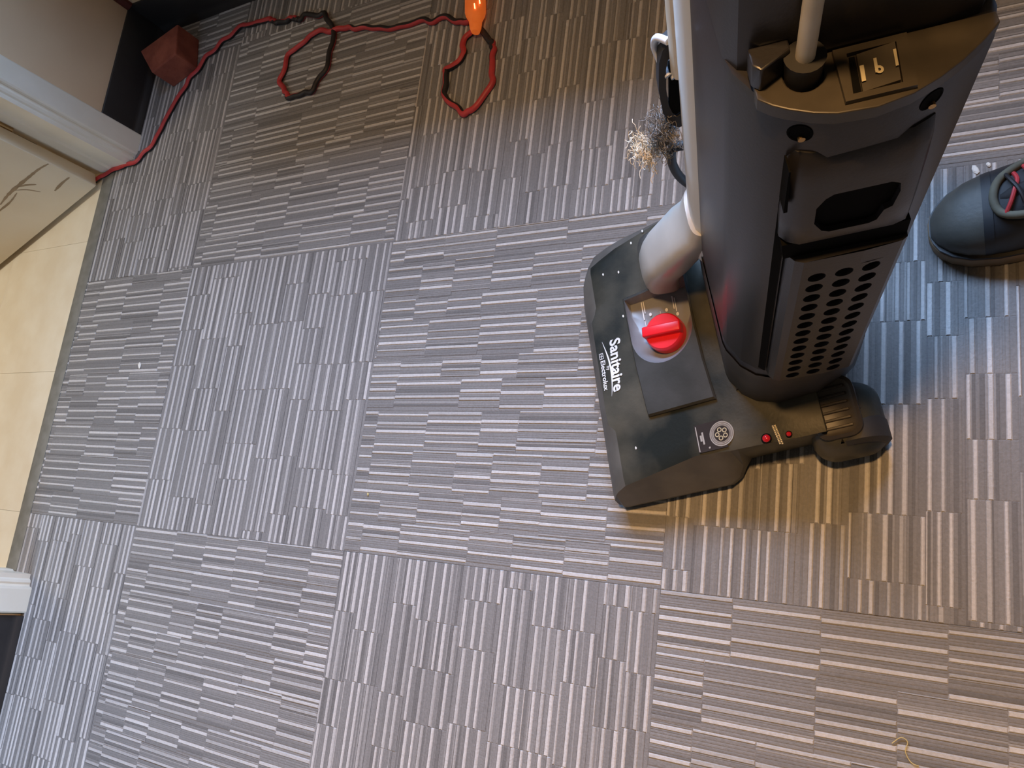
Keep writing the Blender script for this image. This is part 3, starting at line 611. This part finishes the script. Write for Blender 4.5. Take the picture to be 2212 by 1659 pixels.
# latch plate with its finger recess
def shell(d, s_): return interp([(p, q) for p, q in LOW[3:11]], d)-.0012 if s_ > .465 else 0
lp = MB().loft([[FX(s_, d, l) for d, l in ((d0,.078),(d0,max(lt+.009, shell(d0, s_))),(d0+.004,max(lt+.0035, shell(d0+.004, s_))),(d0+.011,max(lt, shell(d0+.011, s_))),(d1-.012,max(lt+.0003, shell(d1-.012, s_))),(d1-.004,max(lt+.0025, shell(d1-.004, s_))),(d1,max(lt+.008, shell(d1, s_))),(d1,.078))] for s_, d0, d1, lt in
               ((.3715,.0425,.1225,.0560),(.374,.0415,.1225,.0548),(.40,.0405,.1215,.0545),(.44,.0405,.1195,.0550),(.458,.0410,.1190,.0570),(.467,.0420,.1185,.0605))]).build('latch_plate', 'body', exc, smooth=35)
rec = [(.425,.0635),(.4285,.068),(.4285,.100),(.425,.1055),(.416,.1070),(.400,.1055),(.397,.101),(.386,.0985),(.3835,.094),(.3835,.070),(.387,.0650),(.392,.0625),(.398,.0595),(.416,.0590)]
cut = MB().prism(rec, .050, .0592, lambda s_, d, l: FX(s_, d, l)).build('recess_cutter', 'void', vac, smooth=0)
boolean_cut(lp); bpy.data.objects.remove(cut)
MB().add([FX(.406+(s_-.406)*.995, .083+(d-.083)*.995, .0588) for s_, d in rec], [tuple(range(len(rec)))]).build('recess_shade', 'void', lp, smooth=0, label='finger recess floor painted black as shade')  # black floor stands for the shade in the recess
MB().prism([(.420,.0395),(.464,.0395),(.464,.0405),(.420,.0418)], .0545, .066, lambda a, b, c: FX(a, b, c)).build('latch_groove_shade', 'void', lp, smooth=0)  # solid black strip painted as the groove's shade
MB().loft([[FX(s, d, l) for d, l in ((d0,l0),(d0+.0035,l0-.003),(.0452,.0630),(.0460,.0720),(d0,l0+.006))] for s, d0, l0 in ((.108,.0345,.0725),(.40,.0320,.0748),(.430,.0320,.0748),(.437,.0350,.0720))]).build('groove_shade_strip', 'void', exc, smooth=0)  # flush black strip standing for the shadow gap beside the cover

# ---- light grey duct down the far front edge and its elbow into the nozzle
DUC = [(.0145,.203),(.0085,.212),(.0060,.228),(.0065,.246),(.0120,.258),(.03,.262),(.03,.203)]
MB().loft([[BP(s, d, l) for d, l in DUC] for s in (.075, .80)]).build('dirt_duct', 'silver', vac, smooth=28)
def rsec(c, hx, hy, ex, ey, n=24, p=3.2):
    o = []
    for k in range(n):
        a = 2*math.pi*k/n; ca_, sa_ = math.cos(a), math.sin(a)
        u = math.copysign(abs(ca_)**(2/p), ca_)*hx; v_ = math.copysign(abs(sa_)**(2/p), sa_)*hy
        o.append(tuple(Vector(c) + Vector(ex)*u + Vector(ey)*v_))
    return o
EY = (0, 1, 0)
el = MB().loft([rsec(BP(.135,.018,.233), .0155, .0295, (ST,0,-CT), EY), rsec(BP(.112,.014,.234), .017, .031, (ST,0,-CT), EY), rsec(BP(.088,.005,.240), .020, .032, (.93,0,-.37), EY),
                rsec((.153,.247,.140), .0225, .032, (.86,0,-.5), EY), rsec((.136,.255,.112), .023, .030, (.83,0,-.55), EY), rsec((.125,.259,.090), .023, .029, (.85,0,-.52), EY), rsec((.120,.261,.066), .023, .028, (.9,0,-.4), EY)])
el.build('duct_elbow', 'elbow', vac, smooth=40, label='pale grey duct elbow')
MB().loft([rsec((.132,.283,.070), .032, .030, (1,0,0), EY), rsec((.132,.283,.0835), .032, .030, (1,0,0), EY), rsec((.133,.283,.0865), .029, .027, (1,0,0), EY)]).build('elbow_collar', 'panel', vac, smooth=40)
# cord hook, coil of white cable, cream strip
def CB(L, l): return [BP(s, d, l) for s, d in L]
hk = MB()
hk.loft([[BP(s, d, l) for l in (.262, .276)] + [BP(.292+(s-.292)*.72, .004+(d-.004)*.5, l) for l in (.276, .262)] for s, d in
         [(.345,.004),(.340,-.002),(.326,-.006),(.293,-.0085),(.262,-.007),(.243,-.001),(.236,.006),(.24,.014),(.293,.017),(.34,.014),(.345,.004)]], closed=True, cap=False)
hook = hk.build('cord_hook', 'rubber', vac, smooth=30)
MB().prism([(.318,.002),(.262,-.001),(.254,.004),(.26,.012),(.32,.012)], .263, .269, lambda s_, d, l: BP(s_, d, l)).build('hook_hole_dark', 'void', hook, smooth=0)  # black plate added to darken the hook's open hole
MB().tube(catmull([BP(.20,.010,.267), BP(.198,-.001,.268), BP(.178,-.003,.268), BP(.155,.001,.268), BP(.138,.008,.267), BP(.128,.018,.262)], .005), [.0042]*0 or .0046, 10).build('cord_clip', 'rubber', vac, smooth=40)
for s_, off in ((.334, -.0035), (.330, .0015)):
    MB().tube(catmull([BP(s_-.026, off+.004, .262), BP(s_-.020, off, .272), BP(s_-.004, off-.0035, .277), BP(s_+.010, off-.001, .272), BP(s_+.014, off+.006, .262)], .004), .0030, 10).build('cable_coil', 'cablewhite', vac, smooth=60)
MB().prism([(.0105,.246),(.0045,.249),(.0020,.256),(.004,.264),(.012,.266)], .318, .80, lambda d, l, s: BP(s, d, l)).build('cream_strip', 'cream', vac, smooth=40, label='cream strip along the duct')
MB().tube(catmull([BP(.25,-.004,.270), BP(.238,-.004,.272), BP(.228,.002,.270)], .004), .0016, 8).build('hook_spring', 'cablewhite', vac, smooth=60)

# ------------------------------------------------------------------ lint caught on the hook
ln = empty('lint_clump', tuple(vac.matrix_basis @ Vector(BP(.225,-.012,.268)))); tag(ln, 'tangle of grey lint with a pale tuft hanging from the vacuum cord hook', 'lint')
inv = vac.matrix_basis
def fibres(name, m, cs, cd, ss, sd, sl, cnt, rad, seed):
    rnd = random.Random(seed); mb = MB()
    for _ in range(cnt):
        p = [cs+rnd.gauss(0, ss), cd+rnd.gauss(0, sd), .268+rnd.gauss(0, sl)]; pts = []
        dr = Vector((rnd.gauss(0,1), rnd.gauss(0,1), rnd.gauss(0,1))).normalized()
        for k in range(7):
            pts.append(inv @ Vector(BP(*p)) - ln.location)
            dr = (dr + Vector((rnd.gauss(0,.9), rnd.gauss(0,.9), rnd.gauss(0,.9)))).normalized()
            p = [p[0]+dr.x*.0045, p[1]+dr.y*.0030, p[2]+dr.z*.004]
        mb.tube(catmull(pts, .002), rad, 4, cap=False)
    o = mb.build(name, m, ln, smooth=60); o['kind'] = 'stuff'
fibres('grey_fibres', 'lint', .226, -.009, .012, .0045, .006, 420, .00028, 5)
fibres('pale_fibres', 'tuft', .203, -.026, .006, .0045, .005, 170, .0003, 6)

# ------------------------------------------------------------------ crumbs and flecks on the carpet
def fleck(x, y, r, m, label, cat, el=1.6, rz=0.4):
    o = MB().loft([[(r*q*math.cos(2*math.pi*k/7)*random.uniform(.8, 1.2), r*q*el*math.sin(2*math.pi*k/7)*random.uniform(.8, 1.2), z) for k in range(7)] for q, z in ((.9,.0008),(1,.0016),(.6,.0026))]).build(cat.replace(' ', '_'), m, smooth=0)
    o.location = (x, y, .0008); o.rotation_euler = (0, 0, rz); tag(o, label, cat)
fleck(.403, -.695, .0042, 'fleck', 'white paper fleck on the carpet nearest the doorway', 'paper fleck')
fleck(1.031, -.913, .0016, 'crumb', 'tiny yellow crumb on the carpet at a tile corner', 'crumb')
fleck(1.829, -.507, .0034, 'fleck', 'larger white fleck on the carpet beside the shoe', 'fleck')
fleck(1.8415, -.503, .0022, 'fleck', 'smaller white fleck on the carpet above the shoe', 'fleck')
th = MB().tube(catmull([(1.752,-1.121,.003),(1.760,-1.114,.0035),(1.766,-1.117,.003),(1.764,-1.126,.003),(1.769,-1.135,.003),(1.776,-1.137,.003)], .002), .0006, 6).build('thread', 'crumb', smooth=60)
tag(th, 'tan curled thread on the carpet near the bottom edge', 'thread')
bpy.context.view_layer.update()
